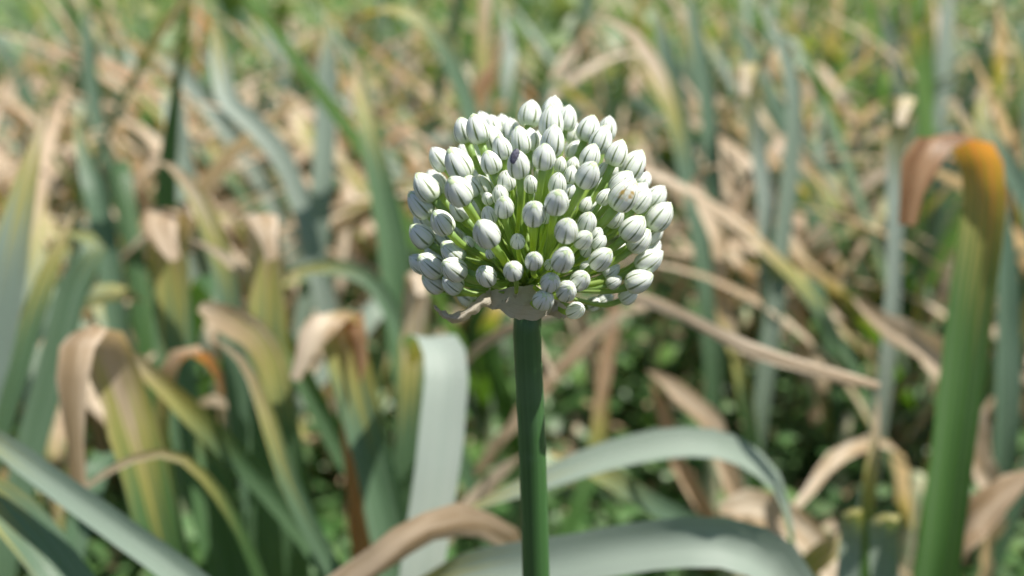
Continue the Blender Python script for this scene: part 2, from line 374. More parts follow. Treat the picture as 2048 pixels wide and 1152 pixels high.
# the leaves one can follow in the photograph: (points base to tip as photo x, y and depth in metres), width, side, dry, hue, brown, extras, label of its plant
S_R, S_RB, S_RF = (1, 0.25, 0), (0.8, 0.6, 0), (0.8, -0.6, 0)
HERO = [
 # tall folded leaf on the right, arched over to a hanging orange tip
 dict(p=[(1870, 1160, .36), (1905, 900, .37), (1940, 620, .385), (1968, 400, .39), (1955, 300, .385), (1900, 268, .372), (1852, 300, .365), (1828, 370, .362), (1815, 450, .362)], w=.0185, s=(.88, -.45, .1), dry=.38, hue=1, br=.95, fold=.4, taper=.86, blunt=.4, lab='tall leek with a thick dark green leaf bent into an orange hook'),
 dict(p=[(2010, 620, .55), (2000, 470, .55), (1955, 300, .56), (1905, 200, .57)], w=.020, s=S_R, dry=.25, hue=.1, br=.1, lab='blue-grey leek with a split pale tip behind the orange hook'),
 dict(p=[(2060, 420, .56), (2010, 330, .56), (1960, 240, .57), (1975, 170, .58)], w=.016, s=S_R, dry=.2, hue=.0, br=.1),
 # pale waxy strap left of the stalk
 dict(p=[(838, 1180, .33), (856, 1060, .335), (876, 930, .34), (888, 820, .345), (894, 755, .348), (888, 705, .353), (872, 678, .363), (852, 672, .378), (834, 690, .40), (825, 730, .415)], w=.0185, s=(1, .08, 0), dry=.02, hue=.0, br=.2, fold=.10, taper=.80, blunt=.15, wax=.8, lab='leek with one pale waxy grey leaf standing just behind the stalk'),
 # pair of blades low on the right of the stalk
 dict(p=[(1650, 1330, .31), (1600, 1210, .303), (1535, 1120, .297), (1440, 1082, .294), (1320, 1086, .296), (1130, 1118, .30), (930, 1150, .31), (820, 1180, .32)], w=.0185, s=(.05, .55, .85), dry=.0, hue=.12, br=.2, fold=.5, taper=.8, blunt=.2, wax=.6, lab='leek whose wide grey-green leaf lies across the foot of the flower stalk'),
 dict(p=[(1590, 1180, .37), (1578, 1060, .37), (1545, 960, .37), (1460, 898, .365), (1360, 887, .36), (1230, 910, .355), (1100, 955, .35), (960, 1010, .35), (900, 1040, .352)], w=.014, s=(.1, .85, .6), dry=.0, hue=.25, br=.2, fold=.35, taper=.6, wax=.5, lab='leek with a grey-blue leaf arching in a bow beside the stalk'),
 dict(p=[(1560, 1150, .41), (1440, 1075, .405), (1310, 1008, .40), (1200, 945, .395), (1100, 905, .39)], w=.0105, s=(.3, .5, .8), dry=.12, hue=.2, br=.1, fold=.3, taper=.75, blunt=.3, lab='leek with a straight grey-green leaf slanting up towards the stalk'),
 # dry orange arch crossing the bottom
 dict(p=[(640, 1220, .30), (720, 1150, .30), (800, 1085, .30), (880, 1048, .302), (950, 1045, .305), (1010, 1075, .31), (1045, 1115, .315)], w=.0135, s=(.1, .18, .95), dry=1.1, hue=.8, br=.5, fold=.35, taper=.8, blunt=.2, lab='leek with a dry orange-brown leaf arched low behind the flower stalk'),
 # lower left blades
 dict(p=[(460, 1230, .28), (350, 1135, .285), (230, 1050, .29), (110, 965, .295), (0, 885, .30), (-90, 830, .31)], w=.0098, s=(.3, .58, .62), dry=.0, hue=.05, br=.2, fold=.5, taper=.7, wax=.3, lab='leek with a long blue-grey blade reaching up and to the left'),
 dict(p=[(190, 1230, .30), (120, 1140, .30), (60, 1060, .305), (-10, 985, .31), (-60, 930, .315)], w=.016, s=(.4, .7, .5), dry=.05, hue=.35, br=.2, fold=.35, lab='leek with a soft green blade under the long blue-grey one'),
 dict(p=[(130, 1180, .38), (190, 960, .40), (215, 900, .41), (60, 1010, .42)], w=.012, s=S_R, dry=.1, hue=.4, br=.2),
 # tan folded leaf, its far half hanging orange
 dict(p=[(350, 1180, .37), (312, 1040, .37), (278, 900, .37), (242, 770, .368), (215, 690, .36), (185, 655, .345), (155, 675, .33), (143, 760, .328), (150, 880, .332), (160, 1000, .338)], w=.0195, s=(.95, .18, .2), dry=.66, hue=.9, br=.40, fold=.25, taper=.5, blunt=.35, lab='leek whose tan leaf is folded over with its end hanging down orange'),
 dict(p=[(690, 1180, .42), (600, 1055, .415), (490, 930, .41), (380, 820, .40), (300, 745, .395), (255, 708, .39), (205, 725, .385), (130, 770, .38)], w=.0125, s=(.55, .35, .75), dry=.30, hue=.65, br=.1, fold=.35, taper=.5, lab='leek with a green leaf whose thin straw tip crosses the tan fold'),
 dict(p=[(530, 1180, .36), (480, 1060, .355), (420, 965, .35), (350, 908, .345), (270, 915, .34), (170, 975, .335), (100, 1050, .335)], w=.0048, s=(.4, .3, .8), dry=.5, hue=.9, br=.0, fold=.2, taper=.5, lab='leek with a thread-thin straw leaf curling over'),
 # left edge
 dict(p=[(-60, 900, .41), (-20, 720, .41), (20, 520, .41), (58, 350, .415), (80, 260, .42), (90, 205, .425)], w=.021, s=(1, .1, 0), dry=.22, hue=.05, br=.05, fold=.25, taper=.35, wax=.4, lab='leek with a broad blue-grey blade ending in a straw tip'),
 dict(p=[(-10, 900, .45), (30, 760, .45), (80, 600, .455), (125, 480, .46), (155, 410, .465)], w=.012, s=S_R, dry=.2, hue=.5, br=.1),
 dict(p=[(60, 900, .48), (110, 720, .485), (150, 560, .49), (190, 490, .495), (120, 470, .50), (90, 520, .50)], w=.017, s=S_RB, dry=.05, hue=.2, br=.1),
 dict(p=[(230, 620, .62), (215, 500, .62), (190, 380, .62), (165, 300, .63), (150, 220, .64)], w=.0165, s=S_R, dry=.0, hue=.25, br=.1, lab='leek with a narrow teal leaf among the tan ones'),
 dict(p=[(210, 300, .95), (185, 180, .95), (175, 90, .95), (172, -30, .96)], w=.016, s=S_R, dry=.0, hue=.1, br=.1, lab='upright far leek with a narrow blue-green blade'),
 # arch above the flower head
 dict(p=[(985, 420, .70), (960, 300, .70), (925, 190, .70), (880, 95, .695), (830, 38, .69), (770, 22, .68), (715, 38, .67), (690, 70, .665)], w=.0205, s=(.7, .7, .1), dry=.22, hue=.35, br=.75, fold=.4, taper=.6, blunt=.2, lab='tall leek arching over behind the flower head to an orange tip'),
 dict(p=[(930, 330, .72), (945, 230, .72), (970, 160, .72), (1000, 115, .725)], w=.018, s=S_R, dry=.8, hue=.8, br=.85, fold=.2, taper=.6),
 dict(p=[(800, 640, .58), (790, 540, .58), (765, 400, .585), (738, 270, .59), (716, 160, .60), (702, 90, .605)], w=.022, s=(.9, .4, 0), dry=.22, hue=.6, br=.4, fold=.5, taper=.35, lab='upright dark green leek with a thin orange tip left of the flower'),
 dict(p=[(610, 640, .76), (628, 520, .76), (645, 380, .76), (652, 220, .765), (656, 110, .77), (655, 25, .78)], w=.021, s=(1, .1, 0), dry=.0, hue=.0, br=.1, fold=.2, taper=.7, blunt=.3, wax=.4, lab='upright blue-grey leek leaf broad to its tip'),
 dict(p=[(620, 480, .68), (600, 400, .68), (560, 310, .68), (505, 245, .68), (460, 205, .68), (442, 140, .69), (428, 45, .70)], w=.0175, s=(.9, .3, .35), dry=.03, hue=.0, br=.1, fold=.2, taper=.8, blunt=.35, wax=.6, lab='leek with a pale grey leaf kinked halfway up'),
 dict(p=[(380, 420, .8), (368, 330, .8), (352, 250, .8), (338, 180, .82), (300, 150, .84)], w=.021, s=S_R, dry=.12, hue=.1, br=.0, wax=.5, lab='pale-tipped grey leek standing among straw'),
 dict(p=[(450, 250, 1.0), (400, 190, 1.0), (350, 130, 1.0), (290, 85, 1.0)], w=.024, s=(.7, .3, .6), dry=.05, hue=.0, br=.0, wax=.6, lab='far grey leek leaf leaning to the left'),
 dict(p=[(470, 720, .47), (455, 580, .47), (430, 480, .47), (395, 395, .465), (345, 335, .46), (305, 318, .46)], w=.0145, s=(.85, .35, .3), dry=.42, hue=.2, br=.0, fold=.3, taper=.5, lab='leek with a whitish straw leaf bowed over to the left'),
 dict(p=[(530, 900, .44), (535, 740, .44), (535, 590, .44), (528, 470, .435), (522, 425, .425), (528, 440, .415), (545, 520, .41)], w=.0185, s=(1, .15, 0), dry=.5, hue=.5, br=.2, fold=.2, taper=.8, blunt=.3, lab='leek with a pinkish tan leaf folded flat at its top'),
 dict(p=[(350, 720, .50), (345, 600, .50), (338, 500, .495), (335, 440, .485), (325, 415, .475), (318, 450, .465), (350, 520, .46)], w=.022, s=(1, .2, 0), dry=.6, hue=.5, br=.5, fold=.2, taper=.8, blunt=.3, lab='leek with a brown creased leaf and a bleached fold'),
 dict(p=[(800, 1180, .42), (770, 1020, .42), (735, 870, .42), (702, 740, .42), (680, 660, .418), (662, 622, .41), (640, 640, .40), (605, 720, .395), (590, 760, .395)], w=.0215, s=(.95, .25, .1), dry=.34, hue=.4, br=.1, fold=.45, taper=.75, blunt=.25, lab='dark green leek with a bleached fold and an orange strip hanging'),
 dict(p=[(690, 700, .43), (685, 640, .425), (700, 625, .415), (716, 680, .41), (720, 770, .41)], w=.011, s=(.9, -.4, 0), dry=1.1, hue=.8, br=.9, fold=.2, taper=.6),
 dict(p=[(740, 1000, .46), (660, 860, .455), (600, 740, .45), (545, 640, .445), (480, 540, .44), (420, 495, .44), (370, 475, .44)], w=.0115, s=(.6, .3, .65), dry=.35, hue=.6, br=.15, fold=.35, taper=.55, lab='leek with a long slanting green leaf and a tan whip end'),
 dict(p=[(690, 1180, .39), (625, 1060, .39), (570, 940, .39), (530, 820, .39), (490, 730, .388), (440, 685, .385), (405, 678, .385)], w=.0085, s=(.6, .4, .6), dry=.35, hue=.45, br=.05, fold=.3, taper=.5, lab='leek with a slim pale green leaf curving up to a straw tip'),
 dict(p=[(60, 680, .5), (130, 610, .5), (190, 588, .5), (245, 585, .5), (290, 605, .5)], w=.014, s=(.2, .5, .8), dry=.25, hue=.15, br=.6, wax=.5, lab='leek with a whitish leaf tipped orange lying level'),
 dict(p=[(560, 800, .43), (540, 720, .43), (510, 670, .425), (460, 640, .42), (400, 612, .415)], w=.0165, s=(.45, .35, .8), dry=.75, hue=.6, br=.05, fold=.25, taper=.75, blunt=.3, lab='leek with a broad pinkish straw leaf end lying flat'),
 dict(p=[(330, 900, .42), (332, 800, .42), (345, 735, .415), (385, 708, .41), (425, 735, .405), (445, 790, .405)], w=.014, s=(.75, -.5, .2), dry=.8, hue=.6, br=.7, fold=.25, taper=.8, blunt=.3, lab='leek with a short tan leaf looped over to an orange end'),
 dict(p=[(470, 1180, .47), (440, 1050, .47), (420, 940, .47), (400, 840, .475)], w=.024, s=S_R, dry=.0, hue=.7, br=.2, fold=.5, lab='dark green leek shaded low among the tan leaves'),
 dict(p=[(820, 760, .5), (825, 690, .5), (830, 620, .495), (835, 560, .49), (838, 545, .48), (842, 590, .47)], w=.0155, s=(1, .2, 0), dry=.9, hue=.5, br=.0, fold=.15, taper=.8, blunt=.4, lab='leek with a bleached cream leaf fold under the flower head'),
 dict(p=[(790, 640, .52), (750, 570, .52), (700, 540, .515), (640, 535, .51), (565, 548, .51)], w=.0115, s=(.1, .5, .85), dry=.1, hue=.4, br=.0, fold=.3, lab='leek with a light green leaf lying level left of the flower head'),
 # upper right
 dict(p=[(1390, 430, .72), (1370, 330, .72), (1340, 210, .72), (1300, 115, .72), (1245, 55, .715), (1185, 35, .71)], w=.0185, s=(.8, .5, .25), dry=.55, hue=.1, br=.2, fold=.3, taper=.6, blunt=.1, lab='leek with a pale straw leaf arching left to an orange tip'),
 dict(p=[(1400, 480, .74), (1375, 340, .74), (1350, 200, .745), (1325, 80, .75), (1300, -20, .76)], w=.0195, s=(1, .1, 0), dry=.0, hue=.0, br=.1, fold=.3, taper=.6),
 dict(p=[(1430, 420, .85), (1420, 280, .85), (1405, 150, .86), (1380, 20, .87), (1360, -60, .88)], w=.019, s=S_R, dry=.0, hue=.1, br=.1, lab='slender upright grey-green leek behind the straw arch'),
 dict(p=[(1545, 620, .62), (1560, 480, .62), (1580, 320, .62), (1582, 190, .62), (1560, 90, .625), (1525, 20, .63), (1490, -40, .64)], w=.0165, s=(.85, .4, .2), dry=.0, hue=.25, br=.1, fold=.45, taper=.5, wax=.4, lab='leek with a blue-grey blade bowing left over a dark base'),
 dict(p=[(1530, 420, .62), (1515, 300, .62), (1500, 210, .61), (1497, 140, .60), (1500, 120, .59), (1490, 190, .58)], w=.0135, s=(1, .1, .1), dry=.35, hue=.1, br=.0, wax=.7, fold=.15, taper=.8, blunt=.4, lab='leek with a white bleached tip bent sharply down'),
 dict(p=[(1790, 460, .55), (1790, 350, .55), (1795, 260, .545), (1805, 200, .535), (1812, 195, .525), (1800, 250, .515)], w=.0125, s=(1, .1, .1), dry=.3, hue=.1, br=.0, wax=.7, fold=.15, taper=.8, blunt=.4, lab='leek with a small white folded tip left of the orange hook'),
 dict(p=[(2060, 400, .7), (2050, 280, .7), (2040, 150, .7), (2022, 70, .7), (1985, 15, .7)], w=.0155, s=S_RB, dry=.3, hue=.2, br=.1, lab='leek with a straw-tipped blade at the far right of the bed'),
 # dry stuff at middle right
 dict(p=[(1240, 590, .385), (1310, 605, .38), (1385, 640, .37), (1480, 690, .36), (1620, 735, .35), (1760, 772, .345)], w=.0062, s=(.15, .6, .8), dry=1.2, hue=.8, br=.2, fold=.4, taper=.9, blunt=.5, lab='leek with a long dry straw leaf stretched out to the right'),
 dict(p=[(1715, 1190, .40), (1728, 1060, .40), (1742, 930, .40), (1752, 850, .40), (1757, 785, .402)], w=.0085, s=S_R, dry=.42, hue=1.0, br=.3, fold=.3, taper=.5, lab='slim leek leaf turning from green to an orange-yellow point'),
 dict(p=[(1690, 1200, .37), (1695, 1110, .37), (1700, 1050, .365), (1702, 1020, .355), (1705, 1030, .345)], w=.011, s=(1, .1, .1), dry=.1, hue=.35, br=.0, wax=.6, taper=.8, blunt=.5, lab='short green leek leaf with a pale bent top'),
 dict(p=[(1770, 1200, .38), (1765, 1120, .38), (1765, 1060, .375), (1765, 1030, .365), (1775, 1040, .35)], w=.015, s=(1, .1, .1), dry=.1, hue=.3, br=.0, wax=.6, taper=.8, blunt=.5),
 dict(p=[(1560, 1200, .42), (1620, 1130, .42), (1680, 1085, .42), (1730, 1050, .42)], w=.012, s=(.5, .4, .7), dry=.55, hue=1.0, br=.35, lab='low leek leaf half yellow-orange and half green'),
 dict(p=[(1940, 860, .52), (1900, 760, .52), (1840, 690, .515), (1760, 640, .51), (1700, 590, .51)], w=.021, s=(.4, .4, .8), dry=1.1, hue=.8, br=.35, fold=.4, lab='leek with a crumpled brown leaf fallen to the left'),
 dict(p=[(1450, 930, .50), (1425, 850, .50), (1370, 795, .495), (1310, 750, .49), (1290, 740, .485)], w=.0135, s=(.5, .4, .7), dry=1.1, hue=.8, br=.45, fold=.5, lab='withered brown leek leaf forked beside the bow-shaped leaf'),
 dict(p=[(1365, 950, .51), (1345, 880, .505), (1320, 810, .50), (1300, 760, .495)], w=.010, s=S_R, dry=1.1, hue=.8, br=.6, fold=.5),
 dict(p=[(1860, 1190, .40), (1905, 1110, .40), (1960, 1035, .40), (2030, 970, .40), (2090, 930, .40)], w=.0155, s=(.5, .4, .75), dry=1.1, hue=.8, br=.55, fold=.4, lab='leek with a dull brown dry leaf sloping up at the right'),
 dict(p=[(1640, 1110, .46), (1580, 1050, .455), (1510, 1010, .45), (1440, 1020, .445)], w=.021, s=(.2, .6, .75), dry=1.1, hue=.8, br=.1, fold=.3, taper=.7, blunt=.3, lab='leek with a tan crumpled leaf lying below the bow'),
 dict(p=[(1040, 830, .55), (1110, 750, .55), (1190, 665, .55), (1250, 625, .545), (1300, 620, .54)], w=.0115, s=(.4, .4, .8), dry=1.1, hue=.8, br=.5, fold=.4, lab='leek with a rusty dry leaf rising behind the top of the stalk'),
 dict(p=[(900, 1060, .46), (960, 985, .46), (1010, 935, .455), (1050, 905, .45)], w=.0095, s=(.4, .4, .8), dry=1.1, hue=.8, br=.3, fold=.4, lab='dry tan leek leaf just showing past the stalk'),
 dict(p=[(1190, 900, .62), (1205, 760, .62), (1225, 640, .62), (1240, 540, .62)], w=.013, s=S_R, dry=.9, hue=.9, br=.7, fold=.4, lab='brown withered upright leek leaf in the shade'),
 dict(p=[(1500, 900, .62), (1480, 760, .62), (1440, 620, .62), (1430, 480, .625), (1390, 360, .63), (1440, 330, .63), (1510, 420, .63)], w=.017, s=S_RB, dry=.75, hue=.6, br=.25, fold=.4, lab='withered leek forked into two straw ends'),
]

bases = []
for h in HERO:
    P = [V3(at(*q)) for q in h['p']]
    T = P[0] - P[1]; T /= np.linalg.norm(T)
    hor = np.array((T[0], T[1], 0.0)); drop = P[0][2]
    run = min(0.55*drop, 0.16) * np.linalg.norm(hor)
    g = P[0] + (hor/max(np.linalg.norm(hor), 1e-6))*run
    g[1] += 0.02; g[2] = 0
    if g[1] < 0.235: g[1] = 0.235
    h['P'] = P; h['T'] = T; bases.append(g)
# leaves whose feet come close together belong to one plant
plants = []
for h, g in zip(HERO, bases):
    best = None
    for q in plants:
        if np.linalg.norm(q['g'] - g) < (0.075 if 'lab' in h else 0.16):
            best = q; break
    if best is None or ('lab' in h and len(best['h']) > 4):
        plants.append(dict(g=g, h=[h]))
    else: best['h'].append(h)

def shank(parent, hgt=0.12, r=0.011):
    P = [(0, 0, -0.02), (0.001, 0, hgt*0.4), (-0.001, 0.001, hgt), (0, 0, hgt*1.35)]
    return link('shank', tube_mesh('shank', P, [r*1.25, r, r*0.95, r*0.5], M['shank'], 10, 8), parent)

for q in plants:
    root = link('leek_plant', None, loc=q['g'], label=next((h['lab'] for h in q['h'] if 'lab' in h), 'grey-green leek with a bent leaf'), cat='leek', group='leek plants around the flower')
    root.empty_display_size = 0.02
    shank(root)
    for h in q['h']:
        P = h['P']; g = q['g']
        top = g + np.array((0, 0, 0.13))
        gap = P[0] - top; L = np.linalg.norm(gap)
        pre = []
        if L > 0.03:
            mid = top*0.5 + P[0]*0.5 + np.array((0, 0, 0.02)) if P[0][2] > 0.2 else top*0.5 + P[0]*0.5
            b = P[0] + h['T']*L*0.3
            pre = [g + np.array((0, 0, 0.06)), top, (mid + b)/2]
        full = np.array(pre + P)
        # the given dryness counts on the visible length; rescale it to the whole leaf
        lens = np.r_[0, np.cumsum(np.linalg.norm(np.diff(full, axis=0), axis=1))]
        vis = 1 - (lens[len(pre)]/lens[-1])
        d = h['dry'] if h['dry'] > 0.95 else h['dry']*vis
        tp = 1 - (1 - h.get('taper', .55))*vis
        lf = add_leaf(root, 'leaf', full, h['w'], h['s'], d, h['hue'], h['br'], h.get('fold', .35), tp, h.get('blunt', 0.0), origin=g, n=40, wax=h.get('wax', 0.0))

# the rest of the bed: whole plants grown by rule
def grow_leaf(rr, az, L, lean, droop, kink):
    """points of a strap leaf that leaves the shank at az, leans, droops and may snap over"""
    P = [np.array((0, 0, 0.05)), np.array((0, 0, 0.11))]
    el = math.pi/2 - lean; p = np.array((0, 0, 0.12)); n = 9; a = az
    kk = rr.uniform(0.45, 0.8) if kink else 2
    for i in range(n):
        f = (i + 1)/n
        el -= droop/n*(0.4 + 1.2*f)
        if kink and f > kk: el -= rr.uniform(1.2, 2.2); kk = 3
        el = max(el, -1.5); a += rr.uniform(-0.12, 0.12)
        p = p + np.array((math.cos(a)*math.cos(el), math.sin(a)*math.cos(el), math.sin(el)))*L/n
        if p[2] < 0.015: p[2] = 0.015 + rr.random()*0.01
        P.append(p.copy())
    return P

def field_plant(rr, x, y, kind, low):
    root = link('leek_plant', None, loc=(x, y, 0), cat='leek'); root.empty_display_size = 0.02
    s = rr.uniform(0.85, 1.2)
    shank(root, 0.12*s, rr.uniform(0.008, 0.013))
    fan = rr.uniform(0, math.pi); nl = rr.randint(6, 9) if not low else rr.randint(5, 7)
    tone = rr.random(); btone = rr.random(); snapped = 0
    for i in range(nl):
        f = i/(nl - 1)                                    # 0: outer and old, 1: inner and young
        az = fan + (math.pi if i % 2 else 0) + rr.uniform(-0.5, 0.5)
        age = {'green': 0.0, 'half': 0.35, 'dry': 0.75}[kind] + (1-f)*0.5 + rr.uniform(-0.15, 0.15)
        dry = min(1.15, max(0.0, age))
        L = s*rr.uniform(0.38, 0.56)*(0.8 + 0.25*f)
        lean = rr.uniform(0.05, 0.3) + (1-f)*0.35
        droop = rr.uniform(0.1, 0.8) + dry*0.9
        kink = rr.random() < (0.3 + 0.5*min(dry, 1)); snapped += kink
        P = grow_leaf(rr, az, L, lean, droop, kink)
        wdt = rr.uniform(0.016, 0.030)*(1.0 - 0.25*min(dry, 1))
        sd = (-math.sin(az), math.cos(az), rr.uniform(-0.2, 0.2))
        add_leaf(root, 'leaf', P, wdt, sd, dry, min(1, max(0, tone*0.7 + rr.uniform(-.15, .15))), min(1, max(0, btone**1.6*0.6 + rr.uniform(-.2, .2))), rr.uniform(0.15, 0.5), rr.uniform(0.4, 0.7), rr.choice((0, 0, .2, .35)), rr.uniform(-0.6, 0.6), rr=rr, n=14 if low else 22, wax=rr.choice((0, 0, 0, .3, .6)))
    hgt = 'tall' if s > 1.08 else 'short' if s < 0.96 else 'middling'
    col = ('blue-grey' if tone < .33 else 'grey-green' if tone < .66 else 'yellow-green') + ' leaves'
    dcol = 'pale straw' if btone < .4 else 'tan' if btone < .75 else 'rusty brown'
    sn = 'snapped over' if snapped > nl*0.55 else 'bowed' if snapped > nl*0.3 else 'mostly unbroken'
    where = 'close behind the flower' if y < 1.0 else 'mid bed' if y < 1.7 else 'near the weedy far end'
    lab = {'green': f'{hgt} green leek, {col} {sn}, {where}', 'half': f'{hgt} half-dried leek, {col}, {dcol} ends {sn}, {where}', 'dry': f'{hgt} withered leek, {dcol} leaves {sn}, {where}'}[kind]
    root['label'] = lab; root['group'] = lab
    return root

rr = random.Random(21)
spots = []
def try_spot(x, y, dmin):
    if all((x-a)**2 + (y-b)**2 > dmin*dmin for a, b in spots): spots.append((x, y)); return True
    return False
for q in plants: spots.append((q['g'][0], q['g'][1]))
cnt = 0
for k in range(9000):
    y = 0.56 + 2.0*rr.random()**1.45
    x = rr.uniform(-1, 1)*(0.88*y + 0.30)
    tan_x = x/y                                          # the gap of low weeds right of the stalk stays open
    if 0.0 < tan_x < 0.45 and y < 0.95 or 0.03 < tan_x < 0.30 and y < 1.3: continue
    if not try_spot(x, y, 0.085 + 0.025*y): continue
    r = rr.random()
    kind = 'green' if r < 0.44 else 'half' if r < 0.80 else 'dry'
    field_plant(rr, x, y, kind, y > 1.7); cnt += 1
    if cnt >= 252: break
print('field plants', cnt)

# ------------------------------------------------------------------ leafy bushes beyond the bed
def bush(rr, x, y, H, R_, tone, i):
    names = ['dark green', 'deep green', 'mid green', 'bright yellow-green']
    size = 'tall' if H > .56 else 'low'
    lab = f'{size} {names[tone]} leafy bush at the weedy end of the leek bed'
    root = link('weed_bush', None, loc=(x, y, 0), label=lab, cat='bush', group=lab); root.empty_display_size = .05
    V, Fc, tn, = [], [], []
    for j in range(9):
        a = j*2.4; e = (math.cos(a)*R_*rr.uniform(.2, .8), math.sin(a)*R_*rr.uniform(.2, .8), H*rr.uniform(.6, .95))
        link('stem', tube_mesh('stem', [(0, 0, -.01), (e[0]*.35, e[1]*.35, e[2]*.55), e], [.005, .004, .0015], M['stem'], 6, 6), root)
    for j in range(420):
        d = Vector((rr.gauss(0, 1), rr.gauss(0, 1), rr.gauss(0, 1))).normalized(); q = rr.random()**.5
        c = np.array((d.x*R_*q, d.y*R_*q, H*.56 + d.z*H*.44*q)); L = rr.uniform(.03, .06); 
        f = Vector((rr.gauss(0, 1), rr.gauss(0, 1), rr.gauss(-.1, .5))).normalized(); sd = f.cross(Vector((0, 0, 1))).normalized(); up = sd.cross(f)
        f, sd, up = np.array(f), np.array(sd), np.array(up); b = len(V)
        V += [c, c + f*L*.45 + sd*L*.33, c + f*L*.45 + up*-.06*L, c + f*L*.45 - sd*L*.33, c + f*L - up*L*.25]
        Fc += [(b, b+1, b+2), (b, b+2, b+3), (b+1, b+4, b+2), (b+2, b+4, b+3)]
        t = min(.999, max(0, (.03, .25, .5, .92)[tone] + rr.uniform(-.06, .07))); tn += [(t, t, t, 1)]*5
    link('foliage', mesh_from('foliage', V, Fc, M['weed'], tint=tn), root)
ur = random.Random(17)
for i, (px_, y_, H_, R_, t_) in enumerate([(1085, 2.9, .62, .26, 0), (1000, 3.4, .60, .25, 1), (1230, 2.6, .50, .20, 3), (1330, 3.2, .60, .28, 1), (1500, 2.5, .52, .22, 2), (1640, 2.8, .60, .26, 0), (1790, 2.4, .50, .22, 1),
                          (1900, 2.9, .58, .26, 2), (2010, 2.3, .54, .22, 0), (120, 2.5, .44, .20, 3), (260, 2.8, .50, .22, 3), (480, 3.0, .56, .24, 0), (600, 2.6, .52, .20, 1), (760, 3.1, .55, .24, 2), (880, 2.7, .50, .20, 1), (20, 3.2, .46, .24, 2)]):
    bush(ur, (px_ - 1024)/F*y_*1.04, y_, H_, R_, t_, i)

# ------------------------------------------------------------------ single weeds near the stalk
def weed_leaf_mesh(i, rr):
    n = 6; V = []; uv = []; fc = []; L, W = 1.0, rr.uniform(0.55, 0.75)
    for a in range(n+1):
        t = a/n; wd = W*0.5*math.sin(math.pi*min(1, t**0.75*0.97 + 0.02))*(1 + 0.14*math.sin(a*2.6 + i))
        for b in (-1, -.5, 0, .5, 1):
            V.append((b*wd, t*L, -0.25*t*t + 0.12*abs(b)*wd*2 + 0.03*math.sin(a*1.9 + b*3 + i)))
    for a in range(n):
        for b in range(4): fc.append((a*5+b, a*5+b+1, (a+1)*5+b+1, (a+1)*5+b))
    c = rr.random()
    return mesh_from('weed_leaf', V, fc, M['weed'], tint=[(c, c, c, 1)]*len(V))
wr = random.Random(5)
WL = [weed_leaf_mesh(i, wr) for i in range(8)]
wspots = []
for k in range(3000):
    y = wr.uniform(0.34, 1.25); x = wr.uniform(-0.5, 0.62)*y*1.1
    if any((x-a)**2 + (y-b)**2 < 0.0075 for a, b in wspots): continue
    wspots.append((x, y))
    if len(wspots) > 46: break
for x, y in wspots:
    root = link('broadleaf_weed', None, loc=(x, y, 0), cat='weed'); root.empty_display_size = 0.02
    H = wr.uniform(0.07, 0.19)
    bend = (wr.uniform(-.03, .03), wr.uniform(-.03, .03))
    link('stem', tube_mesh('stem', [(0, 0, -0.01), (bend[0]*.3, bend[1]*.3, H*.5), (bend[0], bend[1], H)], [.0016, .0013, .0007], M['stem'], 6, 6), root)
    nl = wr.randint(9, 14); sz = wr.choice((.8, 1.0, 1.3))
    root['label'] = root['group'] = f"{'tall' if H > .15 else 'squat' if H < .105 else 'middling'} weed with {'small' if sz < .9 else 'broad' if sz > 1.1 else 'rounded'} {'crowded' if nl > 11 else 'sparse'} green leaves {'near the stalk foot' if y < .6 else 'between the nearer leeks' if y < .9 else 'deep among the leeks'}"
    for i in range(nl):
        t = wr.uniform(0.15, 1.0)
        lf = link('leaf', WL[wr.randrange(8)], root)
        lf.location = (bend[0]*t*t, bend[1]*t*t, H*t)
        lf.rotation_euler = (wr.uniform(-0.5, 0.7), wr.uniform(-.4, .4), i*2.4 + wr.uniform(-.4, .4))
        s = sz*wr.uniform(0.018, 0.036)*(1.15 - 0.5*t); lf.scale = (s, s, s)

# ------------------------------------------------------------------ the flower
D0 = 0.18; PXM = F/D0
O = V3(at(1060, 584, D0))
CX, CY, RPX = 1075, 418, 262
flower = link('leek_flower', None, loc=None, label='white globe of unopened leek flower buds on a thick green stalk', cat='flower')
foot = V3(at(1072, 1152, .2065)); foot2 = O + (foot - O)*((O[2])/(O[2]-foot[2])); foot2[2] = 0
flower.location = foot2
flower.empty_display_size = 0.02
def rel(p): return np.asarray(p) - foot2
sp = [rel(foot2 + np.array((0, 0, -0.02))), rel(foot2*0.5 + foot*0.5), rel(foot), rel(V3(at(1064, 880, .1935))), rel(V3(at(1053, 650, .1815))), rel(V3(at(1053, 610, .1805))), rel(V3(at(1058, 588, D0)))]
link('stalk', tube_mesh('stalk', sp, [.0060, .0058, .0056, .0054, .0049, .00435, .0041, .0040, .00395, .0037, .0034, .0032], M['stalk'], 28, 60), flower)
# receptacle: the green knob the pedicels spring from
rp = [O + np.array((0, 0, z)) for z in (-0.0035, -0.001, 0.001, 0.0032)]
link('receptacle', tube_mesh('receptacle', [rel(q) for q in rp], [.0034, .0042, .0038, .0012], M['pedicel'], 16, 8), flower)

